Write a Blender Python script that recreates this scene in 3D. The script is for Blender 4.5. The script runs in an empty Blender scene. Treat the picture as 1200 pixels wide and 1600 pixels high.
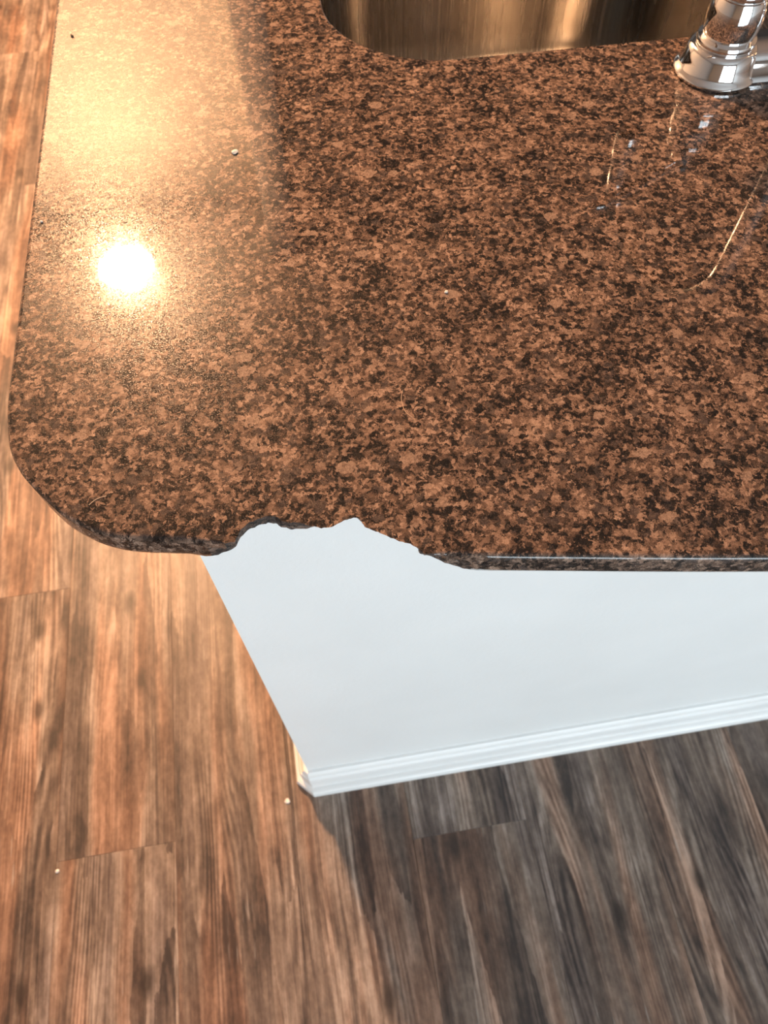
import bpy, bmesh, math, random
from mathutils import Vector, Matrix, noise
from mathutils.geometry import tessellate_polygon, delaunay_2d_cdt

random.seed(7)
SC = bpy.context.scene
COL = SC.collection

# ------------------------------------------------------------------ camera
F_PX, CAM_H = 1150.0, 1.28
PITCH, YAW, ROLL = 1.05396788, 0.15438827, 0.00780029


def cam_axes():
    h = Vector((math.sin(YAW), math.cos(YAW), 0))
    r = Vector((math.cos(YAW), -math.sin(YAW), 0))
    u = Vector((0, 0, 1))
    f = h * math.cos(PITCH) - u * math.sin(PITCH)
    d = -h * math.sin(PITCH) - u * math.cos(PITCH)
    return r * math.cos(ROLL) + d * math.sin(ROLL), d * math.cos(ROLL) - r * math.sin(ROLL), f


AX_R, AX_D, AX_F = cam_axes()
cam_data = bpy.data.cameras.new('camera')
cam = bpy.data.objects.new('camera', cam_data)
COL.objects.link(cam)
m3 = Matrix((AX_R, -AX_D, -AX_F)).transposed()
cam.matrix_world = Matrix.Translation((0, 0, CAM_H)) @ m3.to_4x4()
cam_data.sensor_width = 36.0
cam_data.lens = 36.0 * F_PX / 1600.0
cam_data.clip_start = 0.02
cam_data.dof.use_dof = True
cam_data.dof.focus_distance = 0.46
cam_data.dof.aperture_fstop = 12.0
SC.camera = cam
SC.cycles.max_bounces = 5
SC.cycles.diffuse_bounces = 3
SC.cycles.glossy_bounces = 4
SC.cycles.transparent_max_bounces = 4

# ------------------------------------------------------------------ world, daylight, exposure
SC.view_settings.view_transform = 'Standard'
SC.view_settings.look = 'None'
SC.view_settings.exposure = 0.10
SC.view_settings.gamma = 1.0
SC.view_settings.use_curve_mapping = False
world = bpy.data.worlds.new('overcast_sky')
SC.world = world
world.use_nodes = True
wbg = world.node_tree.nodes['Background']
wbg.inputs['Color'].default_value = (0.80, 0.90, 1.0, 1)
wbg.inputs['Strength'].default_value = 2.0

WIN_X0, WIN_X1, WIN_Z0, WIN_Z1, WIN_Y = -0.2, 2.4, 0.25, 2.15, -3.0
day = bpy.data.lights.new('window_daylight', 'AREA')
day.shape = 'RECTANGLE'
day.size, day.size_y = WIN_X1 - WIN_X0, WIN_Z1 - WIN_Z0
day.energy = 118.0
day.color = (0.82, 0.94, 1.0)
day_o = bpy.data.objects.new('window_daylight', day)
day_o.location = ((WIN_X0 + WIN_X1) / 2, WIN_Y - 0.12, (WIN_Z0 + WIN_Z1) / 2)
day_o.rotation_euler = (math.radians(90), 0, 0)          # shines towards +Y, into the room
COL.objects.link(day_o)

LAMP_STRENGTH = 2250.0
LAMP_COLOR = (1.0, 0.56, 0.295)

# ------------------------------------------------------------------ measured-pixel helper (photo pixel -> point on a level plane)


def at(px, py, z):
    d = AX_R * ((px - 600) / F_PX) + AX_D * ((py - 800) / F_PX) + AX_F
    t = (z - CAM_H) / d.z
    return Vector((0, 0, CAM_H)) + d * t


# ------------------------------------------------------------------ object helpers
def link(name, me, mat=None, parent=None):
    o = bpy.data.objects.new(name, me)
    COL.objects.link(o)
    if mat is not None:
        for m in (mat if isinstance(mat, (list, tuple)) else [mat]):
            me.materials.append(m)
    if parent is not None:
        o.parent = parent
    return o


def tag(o, label, cat=None, group=None, kind=None):
    o['label'] = label
    if cat:
        o['category'] = cat
    if group:
        o['group'] = group
    if kind:
        o['kind'] = kind
    return o


def struct(o, label=None):
    o['kind'] = 'structure'
    if label:
        o['label'] = label
    return o


def empty(name, loc):
    o = bpy.data.objects.new(name, None)
    o.empty_display_size = 0.05
    o.location = loc
    COL.objects.link(o)
    return o


def bm_box(bm, x0, x1, y0, y1, z0, z1):
    vs = [bm.verts.new((x, y, z)) for z in (z0, z1) for y in (y0, y1) for x in (x0, x1)]
    for q in ((0, 2, 3, 1), (4, 5, 7, 6), (0, 1, 5, 4), (2, 6, 7, 3), (0, 4, 6, 2), (1, 3, 7, 5)):
        bm.faces.new([vs[i] for i in q])
    return vs


def finish(bm, name, smooth_angle=None):
    bmesh.ops.recalc_face_normals(bm, faces=bm.faces[:])
    me = bpy.data.meshes.new(name)
    bm.to_mesh(me)
    bm.free()
    if smooth_angle is not None:
        for p in me.polygons:
            p.use_smooth = True
        me.set_sharp_from_angle(angle=math.radians(smooth_angle))
    return me


def box_mesh(name, *args, bevel=0.0, seg=2):
    bm = bmesh.new()
    bm_box(bm, *args)
    if bevel:
        bmesh.ops.recalc_face_normals(bm, faces=bm.faces[:])
        bmesh.ops.bevel(bm, geom=bm.edges[:], offset=bevel, segments=seg, affect='EDGES', profile=0.5)
        return finish(bm, name, 40)
    return finish(bm, name)


def lathe(name, prof, seg=48, cx=0, cy=0, angle=35):
    bm = bmesh.new()
    rings = []
    for r, z in prof:
        if r < 1e-6:
            rings.append([bm.verts.new((cx, cy, z))])
        else:
            rings.append([bm.verts.new((cx + r * math.cos(2 * math.pi * i / seg), cy + r * math.sin(2 * math.pi * i / seg), z)) for i in range(seg)])
    for a, b in zip(rings, rings[1:]):
        for i in range(seg):
            j = (i + 1) % seg
            if len(a) == 1 and len(b) == 1:
                continue
            if len(a) == 1:
                bm.faces.new((a[0], b[i], b[j]))
            elif len(b) == 1:
                bm.faces.new((a[i], b[0], a[j]))
            else:
                bm.faces.new((a[i], b[i], b[j], a[j]))
    return finish(bm, name, angle)


def tube(name, pts, radii, seg=20, caps=True, angle=50):
    bm = bmesh.new()
    rings = []
    n = len(pts)
    pts = [Vector(p) for p in pts]
    up = None
    for i, p in enumerate(pts):
        t = (pts[min(i + 1, n - 1)] - pts[max(i - 1, 0)]).normalized()
        if up is None:
            up = Vector((1, 0, 0)) if abs(t.x) < 0.9 else Vector((0, 1, 0))
        s = t.cross(up).normalized()
        up = s.cross(t).normalized()
        r = radii[i] if isinstance(radii, (list, tuple)) else radii
        rings.append([bm.verts.new(p + (s * math.cos(2 * math.pi * k / seg) + up * math.sin(2 * math.pi * k / seg)) * r) for k in range(seg)])
    for a, b in zip(rings, rings[1:]):
        for k in range(seg):
            l = (k + 1) % seg
            bm.faces.new((a[k], a[l], b[l], b[k]))
    if caps:
        bm.faces.new(rings[0][::-1])
        bm.faces.new(rings[-1])
    return finish(bm, name, angle)


def loft(name, rings, cap_top=False, cap_bottom=False, angle=35):
    """rings: lists of equal length of (x,y,z)."""
    bm = bmesh.new()
    rv = [[bm.verts.new(p) for p in r] for r in rings]
    n = len(rv[0])
    for a, b in zip(rv, rv[1:]):
        for i in range(n):
            j = (i + 1) % n
            bm.faces.new((a[i], a[j], b[j], b[i]))
    if cap_bottom:
        bm.faces.new(rv[0][::-1])
    if cap_top:
        bm.faces.new(rv[-1])
    return finish(bm, name, angle)


def rounded_rect(x0, x1, y0, y1, r, n=10):
    out = []
    for cx, cy, a0 in ((x1 - r, y1 - r, 0), (x0 + r, y1 - r, 90), (x0 + r, y0 + r, 180), (x1 - r, y0 + r, 270)):
        for k in range(n + 1):
            a = math.radians(a0 + 90 * k / n)
            out.append((cx + r * math.cos(a), cy + r * math.sin(a)))
    return out


# ------------------------------------------------------------------ material helpers
class NT:
    def __init__(self, name):
        self.mat = bpy.data.materials.new(name)
        self.mat.use_nodes = True
        self.t = self.mat.node_tree
        self.b = self.t.nodes['Principled BSDF']

    def n(self, kind, **kw):
        nd = self.t.nodes.new(kind)
        for k, v in kw.items():
            if k == 'ins':
                for kk, vv in v.items():
                    self.put(nd, kk, vv)
            else:
                setattr(nd, k, v)
        return nd

    def put(self, nd, key, v):
        s = nd.inputs[key]
        if isinstance(v, bpy.types.NodeSocket):
            self.t.links.new(v, s)
        else:
            s.default_value = v

    def math(self, op, a, b=None, c=None, clamp=False):
        nd = self.n('ShaderNodeMath', operation=op, use_clamp=clamp)
        self.put(nd, 0, a)
        if b is not None:
            self.put(nd, 1, b)
        if c is not None:
            self.put(nd, 2, c)
        return nd.outputs[0]

    def ramp(self, fac, stops, interp='LINEAR'):
        nd = self.n('ShaderNodeValToRGB')
        cr = nd.color_ramp
        cr.interpolation = interp
        while len(cr.elements) < len(stops):
            cr.elements.new(0.5)
        for e, (p, c) in zip(cr.elements, stops):
            e.position = p
            e.color = (c[0], c[1], c[2], 1) if not isinstance(c, (int, float)) else (c, c, c, 1)
        self.put(nd, 'Fac', fac)
        return nd.outputs['Color']

    def mix(self, fac, a, b, blend='MIX'):
        nd = self.n('ShaderNodeMix', data_type='RGBA', blend_type=blend)
        self.put(nd, 0, fac)
        for i, v in ((6, a), (7, b)):
            if not isinstance(v, bpy.types.NodeSocket):
                v = (v[0], v[1], v[2], 1)
            self.put(nd, i, v)
        return nd.outputs[2]

    def mapping(self, vec, scale=(1, 1, 1), loc=(0, 0, 0), rot=(0, 0, 0)):
        nd = self.n('ShaderNodeMapping')
        self.put(nd, 'Vector', vec)
        self.put(nd, 'Scale', scale)
        self.put(nd, 'Location', loc)
        self.put(nd, 'Rotation', rot)
        return nd.outputs[0]

    def noise(self, vec, scale, detail=2.0, rough=0.5, dist=0.0, out=0):
        nd = self.n('ShaderNodeTexNoise')
        self.put(nd, 'Vector', vec)
        self.put(nd, 'Scale', scale)
        self.put(nd, 'Detail', detail)
        self.put(nd, 'Roughness', rough)
        self.put(nd, 'Distortion', dist)
        return nd.outputs[out]

    def noise2(self, vec, scale, detail=2.0, rough=0.5, dist=0.0, out=0):
        nd = self.n('ShaderNodeTexNoise', noise_dimensions='2D')
        self.put(nd, 'Vector', vec)
        self.put(nd, 'Scale', scale)
        self.put(nd, 'Detail', detail)
        self.put(nd, 'Roughness', rough)
        return nd.outputs[out]

    def vmath(self, op, a, b):
        nd = self.n('ShaderNodeVectorMath', operation=op)
        self.put(nd, 0, a)
        self.put(nd, 1, b)
        return nd.outputs[0]

    def vscale(self, a, s):
        nd = self.n('ShaderNodeVectorMath', operation='SCALE')
        self.put(nd, 0, a)
        self.put(nd, 'Scale', s)
        return nd.outputs[0]

    def bump(self, height, strength, distance, normal=None):
        nd = self.n('ShaderNodeBump')
        self.put(nd, 'Height', height)
        self.put(nd, 'Strength', strength)
        self.put(nd, 'Distance', distance)
        if normal is not None:
            self.put(nd, 'Normal', normal)
        return nd.outputs[0]


def mat_plain(name, color, rough=0.5, metal=0.0, bump=None, ior=1.5):
    m = NT(name)
    co = m.n('ShaderNodeTexCoord').outputs['Object']
    v = m.noise(co, 6.0, 3)
    dk = tuple(c * 0.95 for c in color)
    m.put(m.b, 'Base Color', m.ramp(v, [(0.3, dk), (0.7, color)]))
    m.put(m.b, 'Roughness', rough)
    m.put(m.b, 'Metallic', metal)
    m.put(m.b, 'IOR', ior)
    if bump:
        sc, st, di = bump
        h = m.noise(co, sc, 3, 0.55)
        m.put(m.b, 'Normal', m.bump(h, st, di))
    return m.mat


def mat_granite(name, polished=True):
    m = NT(name)
    co = m.n('ShaderNodeTexCoord').outputs['Object']
    # wobble the lookup so that no grain has a straight border
    wob = m.noise(co, 240.0, 4, 0.7, out='Color')
    wv = m.vscale(m.vmath('SUBTRACT', wob, (0.5, 0.5, 0.5)), 0.0085)
    p = m.vmath('ADD', co, wv)
    # brown feldspar ground: fine grains in several browns
    vor = m.n('ShaderNodeTexVoronoi', feature='F1')
    m.put(vor, 'Vector', p)
    m.put(vor, 'Scale', 400.0)
    sep = m.n('ShaderNodeSeparateColor')
    m.put(sep, 0, vor.outputs['Color'])
    fine = m.noise(p, 700.0, 4, 0.7)
    patch = m.noise(co, 42.0, 4, 0.6)
    tone = m.math('ADD', m.math('MULTIPLY', sep.outputs[0], 0.50), m.math('MULTIPLY', fine, 0.42))
    tone = m.math('ADD', tone, m.math('MULTIPLY', m.math('SUBTRACT', patch, 0.5), 0.58))
    ground = m.ramp(tone, [(0.16, (0.010, 0.009, 0.008)), (0.29, (0.040, 0.029, 0.024)), (0.42, (0.110, 0.072, 0.054)), (0.58, (0.210, 0.138, 0.103)), (0.82, (0.42, 0.292, 0.222))])
    # dark mica and smoky quartz grains
    v2 = m.n('ShaderNodeTexVoronoi', feature='F1')
    m.put(v2, 'Vector', m.vmath('ADD', p, (0.37, 0.11, 0.0)))
    m.put(v2, 'Scale', 210.0)
    s2 = m.n('ShaderNodeSeparateColor')
    m.put(s2, 0, v2.outputs['Color'])
    clump = m.noise(co, 70.0, 2, 0.6)
    dk = m.math('ADD', s2.outputs[0], m.math('MULTIPLY', m.math('SUBTRACT', clump, 0.5), 1.5))
    black = m.ramp(dk, [(0.73, 0.0), (0.79, 1.0)])
    fbreak = m.ramp(m.noise(p, 330.0, 3, 0.6), [(0.40, 0.0), (0.52, 1.0)])
    black = m.math('MULTIPLY', black, fbreak)
    grey = m.math('MULTIPLY', m.ramp(s2.outputs[1], [(0.86, 0.0), (0.89, 1.0)]), 0.75)
    c = m.mix(grey, ground, (0.052, 0.042, 0.040))
    spk = m.ramp(m.noise(m.vmath('ADD', co, m.vscale(wv, 0.5)), 165.0, 4, 0.68), [(0.56, 0.0), (0.58, 1.0)])
    spk = m.math('MULTIPLY', spk, m.ramp(patch, [(0.40, 1.0), (0.62, 0.15)]))
    black = m.math('MAXIMUM', black, spk)
    c = m.mix(m.math('MULTIPLY', black, 0.95), c, (0.0065, 0.006, 0.0065))
    # pale pink feldspar crystals, about a centimetre
    v3 = m.n('ShaderNodeTexVoronoi', feature='F1')
    m.put(v3, 'Vector', m.mapping(m.vmath('ADD', co, m.vscale(wv, 0.7)), scale=(0.8, 1.0, 1.0)))
    m.put(v3, 'Scale', 72.0)
    s3 = m.n('ShaderNodeSeparateColor')
    m.put(s3, 0, v3.outputs['Color'])
    size = m.math('MULTIPLY_ADD', s3.outputs[1], 0.24, 0.12)
    rough_d = m.math('MULTIPLY_ADD', m.math('SUBTRACT', m.noise(co, 210.0, 3, 0.7), 0.5), 0.55, v3.outputs['Distance'])
    inside = m.math('LESS_THAN', rough_d, size)
    pick = m.math('GREATER_THAN', s3.outputs[0], 0.74)
    ph = m.math('MULTIPLY', m.math('MULTIPLY', inside, pick), 0.85)
    pale = m.ramp(m.noise(p, 620.0, 3, 0.7), [(0.3, (0.13, 0.085, 0.065)), (0.70, (0.42, 0.300, 0.232))])
    c = m.mix(ph, c, pale)
    # hairline dark fissures between grains
    fis = m.ramp(m.noise(p, 760.0, 3, 0.7, 0.6), [(0.36, 0.35), (0.46, 1.0)])
    c = m.mix(1.0, c, fis, 'MULTIPLY')
    m.put(m.b, 'Base Color', c)
    if polished:
        pits = m.ramp(m.noise(co, 430.0, 2, 0.6), [(0.24, 0.0), (0.30, 1.0)])
        micro = m.noise(co, 260.0, 3, 0.6)
        haze = m.noise(co, 1500.0, 1, 0.5)
        m.put(m.b, 'Roughness', m.ramp(haze, [(0.30, 0.012), (0.595, 0.022), (0.630, 0.29), (0.80, 0.34)]))
        h = m.math('ADD', m.math('MULTIPLY', pits, 0.6), m.math('MULTIPLY', micro, 0.05))
        m.put(m.b, 'Normal', m.bump(h, 0.04, 0.0003))
        m.put(m.b, 'IOR', 1.54)
    else:
        h = m.noise(co, 330.0, 5, 0.7)
        m.put(m.b, 'Normal', m.bump(h, 1.0, 0.003))
        m.put(m.b, 'Roughness', 0.62)
    return m.mat


def mat_wood():
    m = NT('weathered_oak_vinyl')
    tc = m.n('ShaderNodeTexCoord').outputs['Object']
    rnd = m.n('ShaderNodeObjectInfo').outputs['Random']
    off = m.n('ShaderNodeCombineXYZ')
    m.put(off, 0, m.math('MULTIPLY', rnd, 37.0))
    m.put(off, 1, m.math('MULTIPLY', rnd, 91.0))
    m.put(off, 2, m.math('MULTIPLY', rnd, 13.0))
    co = m.vmath('ADD', tc, off.outputs[0])
    # gentle sway along the board
    sway = m.noise2(m.mapping(co, scale=(3.0, 2.2, 1)), 1.0, 2, 0.5, out='Color')
    co = m.vmath('ADD', co, m.vmath('MULTIPLY', m.vmath('SUBTRACT', sway, (0.5, 0.5, 0.5)), (0.014, 0.0, 0.0)))
    # broad strips of differing tone
    rag = m.noise2(m.mapping(co, scale=(40.0, 9.0, 1), loc=(4, 4, 0)), 1.0, 4, 0.65, out='Color')
    cr = m.vmath('ADD', co, m.vmath('MULTIPLY', m.vmath('SUBTRACT', rag, (0.5, 0.5, 0.5)), (0.010, 0.10, 0.0)))
    sv = m.n('ShaderNodeTexVoronoi', feature='F1', voronoi_dimensions='2D')
    m.put(sv, 'Vector', m.mapping(cr, scale=(34.0, 2.6, 0.0)))
    m.put(sv, 'Scale', 1.0)
    svs = m.n('ShaderNodeSeparateColor')
    m.put(svs, 0, sv.outputs['Color'])
    st = m.math('MULTIPLY_ADD', svs.outputs[0], 0.34, 0.33)
    mott = m.noise2(m.mapping(co, scale=(120.0, 55.0, 1), loc=(13, 5, 0)), 1.0, 4, 0.7)
    lines = m.noise2(m.mapping(co, scale=(330.0, 2.2, 1), loc=(9, 19, 0)), 1.0, 2, 0.5)
    blot = m.noise2(m.mapping(co, scale=(22.0, 9.0, 1), loc=(31, 8, 0)), 1.0, 5, 0.62)
    st2 = m.noise2(m.mapping(co, scale=(75.0, 2.2, 1), loc=(5, 9, 0)), 1.0, 3, 0.6)
    hue = m.noise2(m.mapping(co, scale=(16.0, 1.6, 1), loc=(11, 3, 0)), 1.0, 2, 0.5)
    # figure: contour lines of a long smooth field, so they close into cathedrals and loops
    fld = m.noise2(m.mapping(co, scale=(11.0, 1.1, 1), loc=(2, 7, 0)), 1.0, 1.0, 0.4)
    fig = m.math('SINE', m.math('MULTIPLY_ADD', fld, 120.0, m.math('MULTIPLY', svs.outputs[1], 9.0)))
    fig = m.math('MULTIPLY_ADD', fig, 0.5, 0.5)
    figmask = m.ramp(m.noise2(m.mapping(co, scale=(9.0, 1.7, 1), loc=(21, 1, 0)), 1.0, 2, 0.5), [(0.45, 0.0), (0.62, 1.0)])
    fine = m.noise2(m.mapping(co, scale=(420.0, 7.0, 1)), 1.0, 3, 0.6)
    tone = m.math('ADD', m.math('MULTIPLY', st, 0.72), m.math('MULTIPLY', st2, 0.42))
    tone = m.math('ADD', tone, m.math('MULTIPLY', m.math('SUBTRACT', fine, 0.5), 0.20))
    tone = m.math('ADD', tone, m.math('MULTIPLY', m.math('MULTIPLY', m.math('SUBTRACT', fig, 0.42), figmask), 0.20))
    tone = m.math('ADD', tone, m.math('MULTIPLY', m.math('SUBTRACT', blot, 0.5), 0.55))
    tone = m.math('ADD', tone, m.math('MULTIPLY', m.math('SUBTRACT', mott, 0.5), 0.30))
    lmask = m.ramp(svs.outputs[2], [(0.45, 0.04), (0.80, 0.50)])
    tone = m.math('ADD', tone, m.math('MULTIPLY', m.math('SUBTRACT', lines, 0.45), lmask))
    tone = m.math('ADD', tone, m.math('MULTIPLY', m.math('SUBTRACT', rnd, 0.5), 0.05))
    c = m.ramp(tone, [(0.34, (0.038, 0.029, 0.026)), (0.47, (0.088, 0.064, 0.052)), (0.57, (0.135, 0.100, 0.080)), (0.67, (0.195, 0.150, 0.121)), (0.93, (0.42, 0.345, 0.29))])
    rust = m.ramp(hue, [(0.50, 0.0), (0.66, 0.6)])
    c = m.mix(rust, c, m.mix(1.0, c, (1.25, 0.86, 0.66), 'MULTIPLY'))
    ash = m.ramp(hue, [(0.34, 0.7), (0.46, 0.0)])
    c = m.mix(ash, c, m.mix(1.0, c, (0.80, 0.82, 0.90), 'MULTIPLY'))
    # knots
    kv = m.n('ShaderNodeTexVoronoi', feature='F1', voronoi_dimensions='2D')
    m.put(kv, 'Vector', m.mapping(co, scale=(7.0, 3.4, 0.0), loc=(3.3, 0.4, 0)))
    m.put(kv, 'Scale', 1.0)
    ks = m.n('ShaderNodeSeparateColor')
    m.put(ks, 0, kv.outputs['Color'])
    kn = m.math('MULTIPLY', m.ramp(kv.outputs['Distance'], [(0.03, 1.0), (0.10, 0.0)]), m.math('GREATER_THAN', ks.outputs[0], 0.55))
    c = m.mix(m.math('MULTIPLY', kn, 0.8), c, (0.022, 0.015, 0.012))
    # pale limed scratches
    lime = m.ramp(m.noise2(m.mapping(co, scale=(160.0, 9.0, 1), loc=(7, 2, 0)), 1.0, 3, 0.6), [(0.66, 0.0), (0.76, 0.55)])
    lm = m.ramp(m.noise2(m.mapping(co, scale=(14.0, 5.0, 1), loc=(1, 17, 0)), 1.0, 2, 0.5), [(0.5, 0.0), (0.66, 1.0)])
    c = m.mix(m.math('MULTIPLY', lime, lm), c, (0.42, 0.38, 0.34))
    m.put(m.b, 'Base Color', c)
    m.put(m.b, 'Roughness', m.ramp(fine, [(0.3, 0.38), (0.7, 0.52)]))
    hgt = m.math('ADD', m.math('MULTIPLY', fine, 0.5), m.math('MULTIPLY', m.math('MULTIPLY', fig, figmask), 0.6))
    m.put(m.b, 'Normal', m.bump(hgt, 0.35, 0.0006))
    return m.mat


def mat_steel():
    m = NT('brushed_stainless')
    co = m.n('ShaderNodeTexCoord').outputs['Object']
    br = m.noise(m.mapping(co, scale=(500, 60, 8)), 1.0, 2, 0.5)
    m.put(m.b, 'Base Color', m.ramp(br, [(0.3, (0.36, 0.34, 0.31)), (0.7, (0.46, 0.44, 0.41))]))
    m.put(m.b, 'Metallic', 1.0)
    m.put(m.b, 'Roughness', m.ramp(br, [(0.3, 0.20), (0.7, 0.30)]))
    m.put(m.b, 'Normal', m.bump(br, 0.05, 0.0004))
    return m.mat


def mat_emit(name, color, strength):
    m = NT(name)
    co = m.n('ShaderNodeTexCoord').outputs['Object']
    v = m.noise(co, 9.0, 2)
    m.put(m.b, 'Base Color', m.ramp(v, [(0.3, (0.85, 0.82, 0.76)), (0.7, (0.9, 0.87, 0.82))]))
    m.put(m.b, 'Roughness', 0.35)
    m.put(m.b, 'Emission Color', (*color, 1))
    m.put(m.b, 'Emission Strength', strength)
    return m.mat


def mat_pane():
    m = NT('window_glass')
    out = m.t.nodes['Material Output']
    tr = m.n('ShaderNodeBsdfTransparent')
    gl = m.n('ShaderNodeBsdfGlossy')
    m.put(gl, 'Roughness', 0.02)
    mx = m.n('ShaderNodeMixShader')
    m.put(mx, 0, 0.05)
    m.t.links.new(tr.outputs[0], mx.inputs[1])
    m.t.links.new(gl.outputs[0], mx.inputs[2])
    m.t.links.new(mx.outputs[0], out.inputs['Surface'])
    return m.mat


M_GRANITE = mat_granite('polished_brown_granite')
M_BROKEN = mat_granite('broken_brown_granite', polished=False)
M_WOOD = mat_wood()
M_STEEL = mat_steel()
M_CHROME = mat_plain('chrome', (0.86, 0.86, 0.87), 0.05, 1.0)
M_WHITE = mat_plain('white_wall_paint', (0.84, 0.86, 0.86), 0.42, bump=(150.0, 0.22, 0.0012))
M_TRIM = mat_plain('white_trim_paint', (0.87, 0.89, 0.89), 0.30, bump=(60.0, 0.05, 0.0008))
M_CEIL = mat_plain('ceiling_paint', (0.50, 0.49, 0.48), 0.9, bump=(90.0, 0.3, 0.002))
M_BEIGE = mat_plain('beige_wall_paint', (0.37, 0.37, 0.365), 0.8, bump=(110.0, 0.2, 0.001))
M_SUB = mat_plain('dark_joint_filler', (0.03, 0.024, 0.02), 0.9)
M_CRUMB = mat_plain('pale_crumb', (0.80, 0.77, 0.72), 0.6, bump=(900.0, 0.5, 0.0005))
M_DARKCR = mat_plain('dark_crumb', (0.05, 0.035, 0.025), 0.7, bump=(900.0, 0.5, 0.0005))
M_HAIR = mat_plain('fair_fibre', (0.55, 0.40, 0.28), 0.5)
M_BLACK = mat_plain('dark_rubber', (0.02, 0.02, 0.02), 0.6)
M_BRONZE = mat_plain('bronze_metal', (0.16, 0.09, 0.05), 0.35, 0.9)

# ================================================================== ROOM
RX0, RX1, RY0, RY1, RH = -2.6, 2.6, WIN_Y, 5.4, 2.80
WALL_T = 0.11
WALL_Y = 3.05

# floor: sub-floor slab and loose-laid planks
floor = link('floor', box_mesh('floor', RX0, RX1, RY0, RY1, -0.03, -0.0055), M_SUB)
struct(floor, 'weathered grey-brown wood plank floor')
PW = 0.187
X_EDGE = -0.5
PLEN = 1.22
fixed = {-1: 0.652, 0: 0.176, 3: 0.118}     # end joints read from the photo: column index -> y
plank_cache = {}


def plank_mesh(w, l):
    key = (round(w, 4), round(l, 3))
    if key not in plank_cache:
        bm = bmesh.new()
        g = 0.0001
        e = 0.0004
        z0, z1 = -0.0055, 0.0
        lv = [(g, z0), (g, z1 - e), (g + e, z1)]
        rings = []
        for ins, z in lv:
            rings.append([bm.verts.new((sx * (w / 2 - ins), sy * (l / 2 - ins), z)) for sx, sy in ((-1, -1), (1, -1), (1, 1), (-1, 1))])
        for a, b in zip(rings, rings[1:]):
            for i in range(4):
                j = (i + 1) % 4
                bm.faces.new((a[i], a[j], b[j], b[i]))
        bm.faces.new(rings[-1])
        me = finish(bm, 'plank')
        me.materials.append(M_WOOD)
        plank_cache[key] = me
    return plank_cache[key]


k0 = math.ceil((RX0 - X_EDGE) / PW - 1)
k1 = int((RX1 - X_EDGE) / PW) + 1
for k in range(k0, k1):
    xa, xb = max(RX0, X_EDGE + k * PW), min(RX1, X_EDGE + (k + 1) * PW)
    if xb - xa < 0.02:
        continue
    ph = fixed.get(k)
    if ph is None:
        ph = {1: 0.80, 2: -0.45, 4: -0.62, 5: 0.46, 6: -0.30}.get(k, random.uniform(0, PLEN))
    ys = [RY0]
    y = ph - math.ceil((ph - RY0) / PLEN) * PLEN
    while y < RY1:
        if y > RY0 + 0.08 and y < RY1 - 0.08:
            ys.append(y)
        y += PLEN
    ys.append(RY1)
    for ya, yb in zip(ys, ys[1:]):
        o = bpy.data.objects.new('plank', plank_mesh(xb - xa, yb - ya))
        o.location = ((xa + xb) / 2, (ya + yb) / 2, 0)
        o.parent = floor
        COL.objects.link(o)

struct(link('ceiling', box_mesh('ceiling', RX0, RX1, RY0, RY1, RH, RH + 0.1), M_CEIL), 'plain painted ceiling')
struct(link('wall_left', box_mesh('wall_left', RX0 - 0.1, RX0, RY0, RY1, -0.03, RH), M_BEIGE), 'beige painted side wall')
struct(link('wall_right', box_mesh('wall_right', RX1, RX1 + 0.1, RY0, RY1, -0.03, RH), M_BEIGE), 'beige painted side wall at the counter end')
struct(link('wall_far', box_mesh('wall_far', RX0, RX1, RY1, RY1 + 0.1, -0.03, RH), M_BEIGE), 'beige painted far wall')
# lamp-lit wall and the stub wall beside it; both mirror in the polished top
M_PEACH = mat_plain('cream_wall_paint', (0.40, 0.385, 0.355), 0.8, bump=(110.0, 0.2, 0.001))
STUB_Y, STUB_X0, STUB_X1 = 2.60, -0.085, 0.030
struct(link('wall_partition', box_mesh('wall_partition', RX0, STUB_X0, WALL_Y, WALL_Y + WALL_T, 0.0, RH), M_PEACH), 'cream wall right behind the ceiling lamp')
struct(link('wall_stub', box_mesh('wall_stub', STUB_X0, STUB_X1, STUB_Y, RY1, 0.0, RH, bevel=0.003), M_BEIGE), 'beige wall end standing beside the ceiling lamp')
# wall with the window, behind the photographer
bm = bmesh.new()
bm_box(bm, RX0, WIN_X0, RY0 - 0.1, RY0, -0.03, RH)
bm_box(bm, WIN_X1, RX1, RY0 - 0.1, RY0, -0.03, RH)
bm_box(bm, WIN_X0, WIN_X1, RY0 - 0.1, RY0, -0.03, WIN_Z0)
bm_box(bm, WIN_X0, WIN_X1, RY0 - 0.1, RY0, WIN_Z1, RH)
struct(link('wall_back', finish(bm, 'wall_back'), M_BEIGE), 'beige wall with a wide window')
win = struct(empty('window_1', ((WIN_X0 + WIN_X1) / 2, RY0 - 0.05, WIN_Z0)), 'wide white framed window')
wx = (WIN_X1 - WIN_X0) / 2
wh = WIN_Z1 - WIN_Z0
bm = bmesh.new()
for a in ((-wx, -wx + 0.05, 0, wh), (wx - 0.05, wx, 0, wh), (-wx + 0.05, wx - 0.05, 0, 0.05), (-wx + 0.05, wx - 0.05, wh - 0.05, wh)):
    bm_box(bm, a[0], a[1], -0.03, 0.03, a[2], a[3])
link('window_frame', finish(bm, 'window_frame'), M_TRIM, win)
for x in (-wx / 3, wx / 3):
    link('mullion', box_mesh('mullion', x - 0.025, x + 0.025, -0.025, 0.025, 0.05, wh - 0.05, bevel=0.004), M_TRIM, win)
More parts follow.
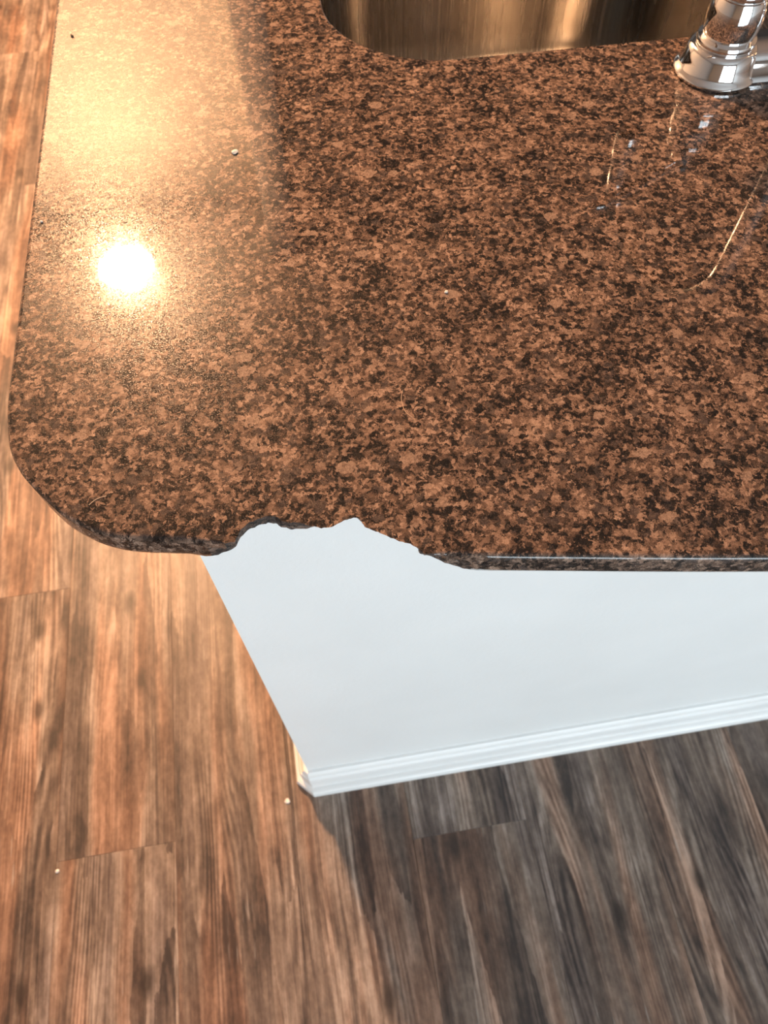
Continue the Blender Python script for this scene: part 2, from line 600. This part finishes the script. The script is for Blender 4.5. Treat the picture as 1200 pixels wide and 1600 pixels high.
for a, b in ((-wx + 0.05, -wx / 3 - 0.025), (-wx / 3 + 0.025, wx / 3 - 0.025), (wx / 3 + 0.025, wx - 0.05)):
    link('pane', box_mesh('pane', a, b, -0.003, 0.003, 0.05, wh - 0.05), mat_pane() if 'window_glass' not in bpy.data.materials else bpy.data.materials['window_glass'], win)

# ================================================================== HALF WALL UNDER THE WORKTOP
ZT, ZB = 0.92, 0.90                    # worktop top and underside
PX, PY = -0.087, 0.232                 # front-left corner of the half wall
PYB = 1.17
bm = bmesh.new()
T = 0.09
# U-shaped shell: front, left end, kitchen side; open at the top under the sink
bm_box(bm, PX, RX1, PY, PY + T, 0, ZB)
bm_box(bm, PX, PX + T, PY + T, PYB - T, 0, ZB)
bm_box(bm, PX, RX1, PYB - T, PYB, 0, ZB)
bmesh.ops.remove_doubles(bm, verts=bm.verts[:], dist=1e-5)
struct(link('wall_peninsula', finish(bm, 'wall_peninsula'), M_WHITE), 'white painted half wall carrying the granite worktop')

# baseboards: stepped profile extruded; the end run butts behind the corner
PROF = [(0.0, 0.0), (0.0255, 0.0), (0.0255, 0.010), (0.0235, 0.0165), (0.0185, 0.0205), (0.0140, 0.022), (0.0140, 0.070), (0.0125, 0.074),
        (0.0095, 0.076), (0.0095, 0.086), (0.0080, 0.0905), (0.0045, 0.094), (0.0, 0.094)]


stations = [((RX1, PY), (0, -1)), ((PX, PY), (0, -1)), ((PX, PY), (-1, 0)), ((PX, PYB), (-1, 0))]
bm = bmesh.new()
runs = [[bm.verts.new((p[0] + o_[0] * d, p[1] + o_[1] * d, z)) for d, z in PROF[1:-1]] for p, o_ in stations]
n = len(PROF) - 2
for a, b in zip(runs, runs[1:]):
    for i in range(n - 1):
        bm.faces.new((a[i], a[i + 1], b[i + 1], b[i]))
caps = [bm.verts.new((p[0], p[1], PROF[-1][1])) for p, o_ in stations]
for k in range(3):
    vs = (runs[k][-1], runs[k + 1][-1], caps[k + 1], caps[k]) if k != 1 else (runs[1][-1], runs[2][-1], caps[1])
    bm.faces.new(vs)
bmesh.ops.remove_doubles(bm, verts=bm.verts[:], dist=1e-6)
struct(link('baseboard_peninsula', finish(bm, 'baseboard_peninsula', 28), M_TRIM), 'white stepped baseboard along the foot of the half wall')

# ================================================================== GRANITE WORKTOP
# front-left contour measured on the top plane; pairs (top pixel, underside pixel or None, wear, arris)
left_edge = [(-0.181, 1.10), (-0.1815, 0.95), (-0.182, 0.80), (-0.183, 0.65), (-0.1842, 0.50), (-0.1852, 0.40), (-0.1858, 0.345), (-0.1856, 0.312)]
corner = [at(*q, ZT).xy for q in ((12, 695), (27, 731), (43, 752), (63, 773), (95, 802), (130, 822), (152, 831), (175, 837), (203, 840.5), (233, 842))]
CHIP = [  # (top px, bottom px, wear, arris 1=eased edge 0=broken)
    ((258, 842.6), None, 0, 1), ((283, 843.5), None, 0, 1), ((312, 845.5), (320, 870.5), 0.3, 0.8), ((333, 847.5), (341, 867), 0.7, 0.5), ((352, 849), (354, 862), 1, 0.2),
    ((367, 847), (368, 854.5), 1, 0), ((371, 838), (373, 845), 1, 0), ((376, 827.5), (381, 833.5), 1, 0), ((389.5, 817), (391, 826), 1, 0),
    ((406, 809.5), (405, 821), 1, 0), ((418, 805.5), (418, 817.5), 1, 0), ((430, 807), (431, 818), 1, 0), ((442, 815), (439, 823), 1, 0),
    ((457, 817), (455, 827), 1, 0), ((475, 818.5), (474, 826.5), 1, 0), ((484, 822), (482, 824.5), 1, 0), ((490, 822), (490, 822), 1, 0),
    ((502, 826), (503, 822), 1, 0), ((511, 824.5), (512, 821), 1, 0), ((520, 822), (521, 818), 1, 0), ((526, 819), (528, 815), 1, 0),
    ((537, 813), (538, 809), 1, 0), ((551, 809), (552, 804), 1, 0), ((561, 810), (563, 805), 1, 0), ((566.5, 817), (570, 811), 1, 0),
    ((570, 823), (576, 816), 1, 0), ((584, 828.5), (589, 821), 1, 0), ((598, 834), (603, 827), 1, 0), ((610, 841), (615, 834), 1, 0),
    ((624, 845), (629, 839), 1, 0), ((640, 850), (644, 845), 1, 0), ((652, 856.5), (656, 853), 1, 0), ((663, 865), (666, 865), 1, 0),
    ((677, 867), (680, 872.5), 1, 0.4), ((687, 867.6), (690, 877.5), 1, 0.8), ((710, 868.4), (714, 885), 0.8, 1), ((722, 868.8), (726, 889), 0.6, 1), ((745, 869.5), (748, 892.6), 0.3, 1), ((768, 870.1), (770, 894.3), 0.1, 1),
    ((790, 870.5), None, 0, 1)]
front = [at(*q, ZT).xy for q in ((840, 871), (900, 871.5), (975, 872.2), (1050, 872.6), (1125, 872.8), (1200, 872.6))]
# bow-front carries on past the frame
x0, y0 = front[-1]
tail = []
x = x0 + 0.05
while x < RX1:
    xx = min(x, 1.1)
    tail.append(Vector((x, y0 - 0.164 * (xx - x0) + 0.5 * 0.189 * (xx - x0) ** 2)))
    x += 0.06
YEND = tail[-1].y

pts = []          # dicts: top xy, bottom xy, wear, arris
for q in left_edge:
    pts.append([Vector(q), None, 0.0, 1.0])
for q in corner:
    pts.append([Vector(q), None, 0.0, 1.0])
chip_pts = []
for t, b, w, a in CHIP:
    chip_pts.append([at(*t, ZT).xy, at(*b, ZB).xy if b else at(*t, ZT).xy, float(w), float(a)])
# densify the chip to about a millimetre with ragged noise
dense = []
for i in range(len(chip_pts) - 1):
    A, B = chip_pts[i], chip_pts[i + 1]
    n = max(1, int((B[0] - A[0]).length / 0.0011))
    for s in range(n):
        t = s / n
        T_ = A[0].lerp(B[0], t)
        b_ = A[1].lerp(B[1], t)
        w = A[2] + (B[2] - A[2]) * t
        ar = A[3] + (B[3] - A[3]) * t
        nz = noise.noise_vector(Vector((T_.x * 420, T_.y * 420, 1.7)))
        T_ = T_ + Vector((nz.x, nz.y)) * 0.0007 * w * (1 - 0.85 * ar)
        nb = noise.noise_vector(Vector((b_.x * 350, b_.y * 350, 9.1)))
        b_ = b_ + Vector((nb.x, nb.y)) * 0.0008 * w
        dense.append([T_, b_, w, ar])
dense.append(chip_pts[-1])


def smooth_chain(chain, n):
    """Catmull-Rom refine of plain points."""
    out = []
    for i in range(len(chain) - 1):
        p0, p1, p2, p3 = chain[max(i - 1, 0)], chain[i], chain[i + 1], chain[min(i + 2, len(chain) - 1)]
        for s in range(n):
            t = s / n
            out.append(0.5 * ((2 * p1) + (p2 - p0) * t + (2 * p0 - 5 * p1 + 4 * p2 - p3) * t * t + (3 * p1 - p0 - 3 * p2 + p3) * t ** 3))
    out.append(chain[-1])
    return out


head = smooth_chain([p[0] for p in pts] + [chip_pts[0][0]], 4)[:-1]
rest = smooth_chain([chip_pts[-1][0]] + front + tail, 2)[1:]
outline = [[p, p.copy(), 0.0, 1.0] for p in head] + dense + [[p, p.copy(), 0.0, 1.0] for p in rest]
# right end against the wall, kitchen-side edge, far-left rounded corner
YK = 1.235
XR = RX1 - 0.001
for q in ((XR, YEND), (XR, YK), (1.3, YK), (0.3, YK), (-0.05, YK)):
    outline.append([Vector(q), Vector(q), 0.0, 1.0])
for k in range(1, 12):
    a = math.radians(90 + 90 * k / 12)
    q = Vector((-0.05 + 0.131 * math.cos(a), 1.104 + 0.131 * math.sin(a)))
    outline.append([q, q.copy(), 0.0, 1.0])

N = len(outline)
ER = 0.0032
PROFILE = [(1.0, 0.0), (0.62, 0.08), (0.29, 0.29), (0.08, 0.62), (0.0, 1.0)]     # eased arris, in units of ER
bm = bmesh.new()
rings = []
inward = []
for i in range(N):
    a, b = outline[i - 1][0], outline[(i + 1) % N][0]
    t = (b - a).normalized()
    inward.append(Vector((-t.y, t.x)))          # outline runs counter-clockwise
levels = 10
for L in range(levels):
    ring = []
    for i in range(N):
        tp, bt, w, ar = outline[i]
        if L < 5:
            ins, dz = PROFILE[L]
            e = ER * max(ar, 0.02)
            p = tp + inward[i] * e * ins
            z = ZT - e * dz
            f = (ZT - z) / (ZT - ZB)
            p = p + (bt - tp) * f * (1 if w > 0 else 0)
        else:
            f = (0.30, 0.48, 0.66, 0.82, 1.0)[L - 5]
            z = ZT - (ZT - ZB) * f
            p = tp.lerp(bt, f)
            if w > 0:
                nz = noise.noise_vector(Vector((p.x * 260, p.y * 260, z * 330)))
                fade = math.sin(math.pi * min(f, 1.0)) if L < 9 else 0.2
                k = 1.0 if w > 0.9 else w * 0.6
                p = p + Vector((nz.x, nz.y)) * 0.0027 * fade * k
                z = z + nz.z * 0.0012 * fade * k
            if L == 9:
                p = p + inward[i] * 0.0012 * (1 - min(1.0, w * 1.5))
        ring.append(bm.verts.new((p.x, p.y, z)))
    rings.append(ring)
for a, b in zip(rings, rings[1:]):
    for i in range(N):
        j = (i + 1) % N
        f = bm.faces.new((a[i], a[j], b[j], b[i]))
        f.smooth = True
        w = min(outline[i][2], outline[j][2])
        arr = max(outline[i][3], outline[j][3])
        li = rings.index(a)
        if (w > 0.9 and (arr < 0.5 or li >= 5)) or (w > 0.45 and li >= 6):
            f.material_index = 1
            f.smooth = False
# sink cut-out
SX0, SX1, SY0, SY1 = 0.0618, 0.918, 0.6385, 1.02
hole = rounded_rect(SX0, SX1, SY0, SY1, 0.105, 16)
hr = []
for ins, z in ((-0.0025, ZT), (-0.0009, ZT - 0.0009), (0.0, ZT - 0.0025), (0.0, ZB)):
    # grow the hole outward at the arris
    hr.append([bm.verts.new((x, y, z)) for x, y in rounded_rect(SX0 + ins, SX1 - ins, SY0 + ins, SY1 - ins, 0.105 - ins, 16)])
NH = len(hr[0])
for a, b in zip(hr, hr[1:]):
    for i in range(NH):
        j = (i + 1) % NH
        f = bm.faces.new((a[i], b[i], b[j], a[j]))
        f.smooth = True


def fill(outer, inner, up):
    flat = list(outer) + list(inner)
    no, ni = len(outer), len(inner)
    z = flat[0].co.z
    edges = [(i, (i + 1) % no) for i in range(no)] + [(no + i, no + (i + 1) % ni) for i in range(ni)]
    cos, _e, faces, orig, _oe, _of = delaunay_2d_cdt([v.co.xy for v in flat], edges, [], 1, 1e-7)
    hx0, hx1 = SX0 - 0.01, SX1 + 0.01
    vmap = []
    for c, o_ in zip(cos, orig):
        vmap.append(flat[o_[0]] if o_ else bm.verts.new((c.x, c.y, z)))
    poly = [v.co.xy for v in inner]

    def in_hole(p):
        r, k = False, len(poly) - 1
        for q in range(len(poly)):
            a, b = poly[q], poly[k]
            if (a.y > p.y) != (b.y > p.y) and p.x < (b.x - a.x) * (p.y - a.y) / (b.y - a.y) + a.x:
                r = not r
            k = q
        return r
    for tri in faces:
        c = sum((cos[t] for t in tri), Vector((0, 0))) / len(tri)
        if hx0 < c.x < hx1 and in_hole(c):
            continue
        vs = [vmap[t] for t in tri]
        if len(set(vs)) < 3:
            continue
        try:
            f = bm.faces.new(vs)
        except ValueError:
            continue
        f.smooth = False


bm.normal_update()
fill(rings[0], hr[0], True)
fill(rings[-1], hr[-1], False)
me = bpy.data.meshes.new('granite_countertop')
bmesh.ops.recalc_face_normals(bm, faces=bm.faces[:])
bm.to_mesh(me)
bm.free()
counter = link('granite_countertop', me, [M_GRANITE, M_BROKEN])
tag(counter, 'polished brown speckled granite countertop with a chipped front edge and rounded corner', 'countertop')

# ================================================================== SINK
sink = tag(empty('kitchen_sink', ((SX0 + SX1) / 2, (SY0 + SY1) / 2, 0.70)), 'undermount stainless steel sink set below the granite cut-out', 'sink')
sox, soy, soz = sink.location
bowls = ((SX0 - 0.004, 0.480), (0.500, SX1 + 0.004))


def bowl_outline(x0, x1, ins, r):
    return rounded_rect(x0 + ins, x1 - ins, SY0 - 0.004 + ins, SY1 + 0.004 - ins, max(r - ins * 0.6, 0.02), 14)


for x0, x1 in bowls:
    rr = []
    for ins, z in ((0.0, 0.8975), (0.001, 0.890), (0.004, 0.80), (0.007, 0.735), (0.010, 0.712), (0.018, 0.698), (0.032, 0.689), (0.050, 0.686)):
        rr.append([(x - sox, y - soy, z - soz) for x, y in bowl_outline(x0, x1, ins, 0.095)])
    mb = loft('bowl', rr, cap_top=True, angle=45)
    link('bowl', mb, M_STEEL, sink)
    cx, cy = (x0 + x1) / 2 - sox, 0.0
    dr = link('drain', lathe('drain', [(0.0, 0.6885), (0.030, 0.6885), (0.034, 0.6905), (0.044, 0.6905), (0.0455, 0.6870)], 40, cx, cy), M_STEEL, sink)
    dr.location.z = -soz
    st = link('strainer', lathe('strainer', [(0.0, 0.701), (0.005, 0.701), (0.006, 0.693), (0.026, 0.6895), (0.028, 0.6888)], 32, cx, cy), M_CHROME, dr)
# flange plate clamped under the stone
bm = bmesh.new()
out_l = [bm.verts.new((x - sox, y - soy, 0.8988 - soz)) for x, y in rounded_rect(SX0 - 0.03, SX1 + 0.03, SY0 - 0.028, SY1 + 0.028, 0.11, 14)]
ins_l = [[bm.verts.new((x - sox, y - soy, 0.8975 - soz)) for x, y in bowl_outline(x0, x1, 0.0, 0.095)] for x0, x1 in bowls]
flat = out_l + ins_l[0] + ins_l[1]
for tri in tessellate_polygon([[Vector((v.co.x, v.co.y, 0)) for v in l] for l in [out_l] + ins_l]):
    try:
        bm.faces.new([flat[i] for i in tri])
    except ValueError:
        pass
link('flange', finish(bm, 'flange'), M_STEEL, sink)

# ================================================================== FAUCET
FX, FY = 0.378, 0.583          # left handle axis
SPX = 0.485                    # spout axis
RHX = 2 * SPX - FX
faucet = tag(empty('kitchen_faucet', (SPX, FY, ZT)), 'chrome two-handle faucet with bell shaped base at the sink edge', 'faucet')


def frel(x, y, z):
    return (x - SPX, y - FY, z - ZT)


# deck plate: low bar swelling into the bell bases
plate_rings = []
for half, z in ((0.0270, 0.0), (0.0275, 0.003), (0.0245, 0.0075), (0.0215, 0.014), (0.0195, 0.019), (0.0165, 0.0215)):
    ring = []
    for k in range(17):
        a = math.radians(90 + 180 * k / 16)
        ring.append((FX - SPX + half * math.cos(a), half * math.sin(a), z))
    for k in range(17):
        a = math.radians(-90 + 180 * k / 16)
        ring.append((RHX - SPX + half * math.cos(a), half * math.sin(a), z))
    plate_rings.append(ring)
link('deck_plate', loft('deck_plate', plate_rings, cap_top=True, cap_bottom=True, angle=40), M_CHROME, faucet)
BELL = [(0.0, 0.0), (0.0325, 0.0), (0.0345, 0.0012), (0.0350, 0.0032), (0.0342, 0.0052), (0.0325, 0.0066), (0.0312, 0.0095), (0.0298, 0.0150), (0.0286, 0.0205), (0.0272, 0.0240),
        (0.0250, 0.0258), (0.0228, 0.0262), (0.0, 0.0262)]
HUB = [(0.0, 0.0255), (0.0215, 0.0255), (0.0228, 0.0262), (0.0241, 0.0282), (0.0242, 0.0300), (0.0234, 0.0318), (0.0216, 0.0328), (0.0205, 0.0336), (0.0206, 0.0348), (0.0213, 0.0385),
       (0.0218, 0.0425), (0.0218, 0.0460), (0.0213, 0.0495), (0.0203, 0.0530), (0.0190, 0.0556), (0.0186, 0.0560), (0.0184, 0.0564), (0.0186, 0.0570), (0.0192, 0.0574), (0.0196, 0.0586),
       (0.0194, 0.0602), (0.0182, 0.0614), (0.0160, 0.0626), (0.0132, 0.0645), (0.0115, 0.0690), (0.0108, 0.0740), (0.0112, 0.0790), (0.0118, 0.0830), (0.0108, 0.0868), (0.0080, 0.0895), (0.0, 0.0905)]
def hub_z(z):
    return z - 0.0030 if z <= 0.0336 else (0.0306 + (z - 0.0336) * 1.30 if z <= 0.0560 else z + 0.0037)


HUB = [(r * (1.035 if 0.0336 < z < 0.056 else 1.0), hub_z(z)) for r, z in HUB]
BELL = [(r, z * 0.89) for r, z in BELL]
for hx, s in ((FX, -1), (RHX, 1)):
    link('bell_base', lathe('bell_base', BELL, 56, hx - SPX, 0), M_CHROME, faucet)
    h = link('handle', lathe('handle', HUB, 56, hx - SPX, 0), M_CHROME, faucet)
    pp = [(hx - SPX + s * d, -0.35 * d, z) for d, z in ((0.0, 0.084), (0.015, 0.087), (0.03, 0.091), (0.05, 0.0955), (0.07, 0.099), (0.085, 0.1005), (0.09, 0.1005))]
    link('lever', tube('lever', pp, [0.0065, 0.0068, 0.0062, 0.0058, 0.0062, 0.0070, 0.0040], 18), M_CHROME, h)
link('spout_base', lathe('spout_base', [(0.0, 0.0), (0.0300, 0.0), (0.0318, 0.0015), (0.0318, 0.004), (0.0300, 0.007), (0.0285, 0.016), (0.0275, 0.028), (0.0262, 0.034), (0.0240, 0.0365), (0.0225, 0.038),
                                       (0.0232, 0.041), (0.0226, 0.044), (0.0200, 0.047), (0.0180, 0.054), (0.0165, 0.064), (0.0160, 0.070), (0.0, 0.070)], 48), M_CHROME, faucet)
goose = [(0, 0, 0.06), (0, 0, 0.12), (0, 0, 0.18), (0, 0, 0.225)]
SWX, SWY, SWR = -0.32, 0.947, 0.100          # spout swung towards the left bowl
for k in range(1, 19):
    a = math.radians(180 - 186 * k / 18)
    q = SWR + SWR * math.cos(a)
    goose.append((SWX * q, SWY * q, 0.225 + SWR * math.sin(a)))
sp = link('spout', tube('spout', goose, 0.0118, 24), M_CHROME, faucet)
tip = Vector(goose[-1])
ar = link('aerator', lathe('aerator', [(0.0, -0.034), (0.0135, -0.034), (0.0155, -0.031), (0.0160, -0.012), (0.0142, -0.002), (0.0135, 0.004), (0.0118, 0.006)], 28), M_CHROME, sp)
ar.location = tip

# ================================================================== CEILING LAMP (seen mirrored in the polished stone)
LX, LY = -0.676, 2.52
lamp = tag(empty('ceiling_light', (LX, LY, RH)), 'round frosted bowl ceiling lamp glowing warm, mirrored in the granite', 'lamp')
DROP = 0.10
link('canopy', lathe('canopy', [(0.0, 0.0), (0.055, 0.0), (0.058, -0.003), (0.055, -0.014), (0.040, -0.022), (0.012, -0.026), (0.0, -0.026)], 40), M_TRIM, lamp)
link('stem', lathe('stem', [(0.0, -0.024), (0.007, -0.024), (0.007, -DROP + 0.012), (0.013, -DROP + 0.008), (0.013, -DROP + 0.001), (0.0, -DROP + 0.001)], 20), M_TRIM, lamp)
dome = [(0.006, -DROP + 0.002), (0.098, -DROP + 0.002)]
M_TOPGLOW = mat_emit('lit_bowl_inside', LAMP_COLOR, LAMP_STRENGTH * 0.05)
link('bowl_inside', lathe('bowl_inside', dome, 40), M_TOPGLOW, lamp)
link('rim', lathe('rim', [(0.098, -DROP + 0.002), (0.110, -DROP + 0.004), (0.112, -DROP), (0.1085, -DROP - 0.003)], 48), M_BRONZE, lamp)
dome = [(0.108 * math.cos(math.radians(a)), -DROP - 0.003 - 0.036 * math.sin(math.radians(a))) for a in range(0, 90, 6)] + [(0.004, -DROP - 0.039)]
link('glass_bowl', lathe('glass_bowl', dome, 48, angle=60), mat_emit('lit_frosted_glass', LAMP_COLOR, LAMP_STRENGTH), lamp)
fin = link('finial', lathe('finial', [(0.0, 0.004), (0.014, 0.001), (0.018, -0.003), (0.013, -0.008), (0.009, -0.012), (0.011, -0.018), (0.008, -0.024), (0.0, -0.027)], 24), M_BRONZE, lamp)
fin.location.z = -DROP - 0.039

# ================================================================== CRUMBS AND FLUFF
def crumb(name, label, loc, sx, sy, sz, seed, mat, cat='crumb', rz=0.0):
    bm = bmesh.new()
    bmesh.ops.create_icosphere(bm, subdivisions=2, radius=1.0)
    for v in bm.verts:
        k = 1 + 0.45 * noise.noise(v.co * 1.3 + Vector((seed, 0, 0)))
        v.co = Vector((v.co.x * sx * k, v.co.y * sy * k, v.co.z * sz * k))
    zmin = min(v.co.z for v in bm.verts)
    for v in bm.verts:
        v.co.z -= zmin
    o = link(name, finish(bm, name), mat)
    o.location = loc
    o.rotation_euler.z = rz
    return tag(o, label, cat)


crumb('crumb', 'white angular crumb on the warm reflection at the left of the worktop', at(367, 239, ZT), 0.0027, 0.0021, 0.0010, 1.0, M_CRUMB, rz=0.5)
crumb('crumb', 'tiny white round crumb in the middle of the worktop', at(697, 457, ZT), 0.0012, 0.0012, 0.0008, 5.0, M_CRUMB)
crumb('crumb', 'tiny pale crumb near the left edge of the worktop', at(65, 347, ZT), 0.0011, 0.0009, 0.0006, 8.0, M_CRUMB)
crumb('crumb', 'small dark crumb at the upper left of the worktop', at(113, 57, ZT), 0.0022, 0.0010, 0.0008, 3.0, M_DARKCR, rz=-0.9)
crumb('crumb', 'pale crumb on the floor beside the half wall corner', at(449, 1252, 0), 0.0040, 0.0042, 0.0022, 2.0, M_CRUMB)
crumb('crumb', 'pale crumb on the floor at the lower left plank joint', at(90, 1361, 0), 0.0030, 0.0028, 0.0018, 6.0, M_CRUMB)
hp = smooth_chain([at(x, y, ZT + 0.0006) for x, y in ((629, 610), (627, 622), (630, 636), (635, 645), (644, 652))], 4)
o = link('hair_strand', tube('hair_strand', hp, 0.00018, 6), M_HAIR)
tag(o, 'short curved fair fibre lying on the granite near its middle', 'fibre')
hp = smooth_chain([at(x, y, ZT + 0.0006) for x, y in ((139, 789), (147, 782), (157, 777), (166, 775))], 4)
o = link('hair_strand', tube('hair_strand', hp, 0.00018, 6), M_HAIR)
tag(o, 'short curved fair fibre lying near the rounded granite corner', 'fibre')
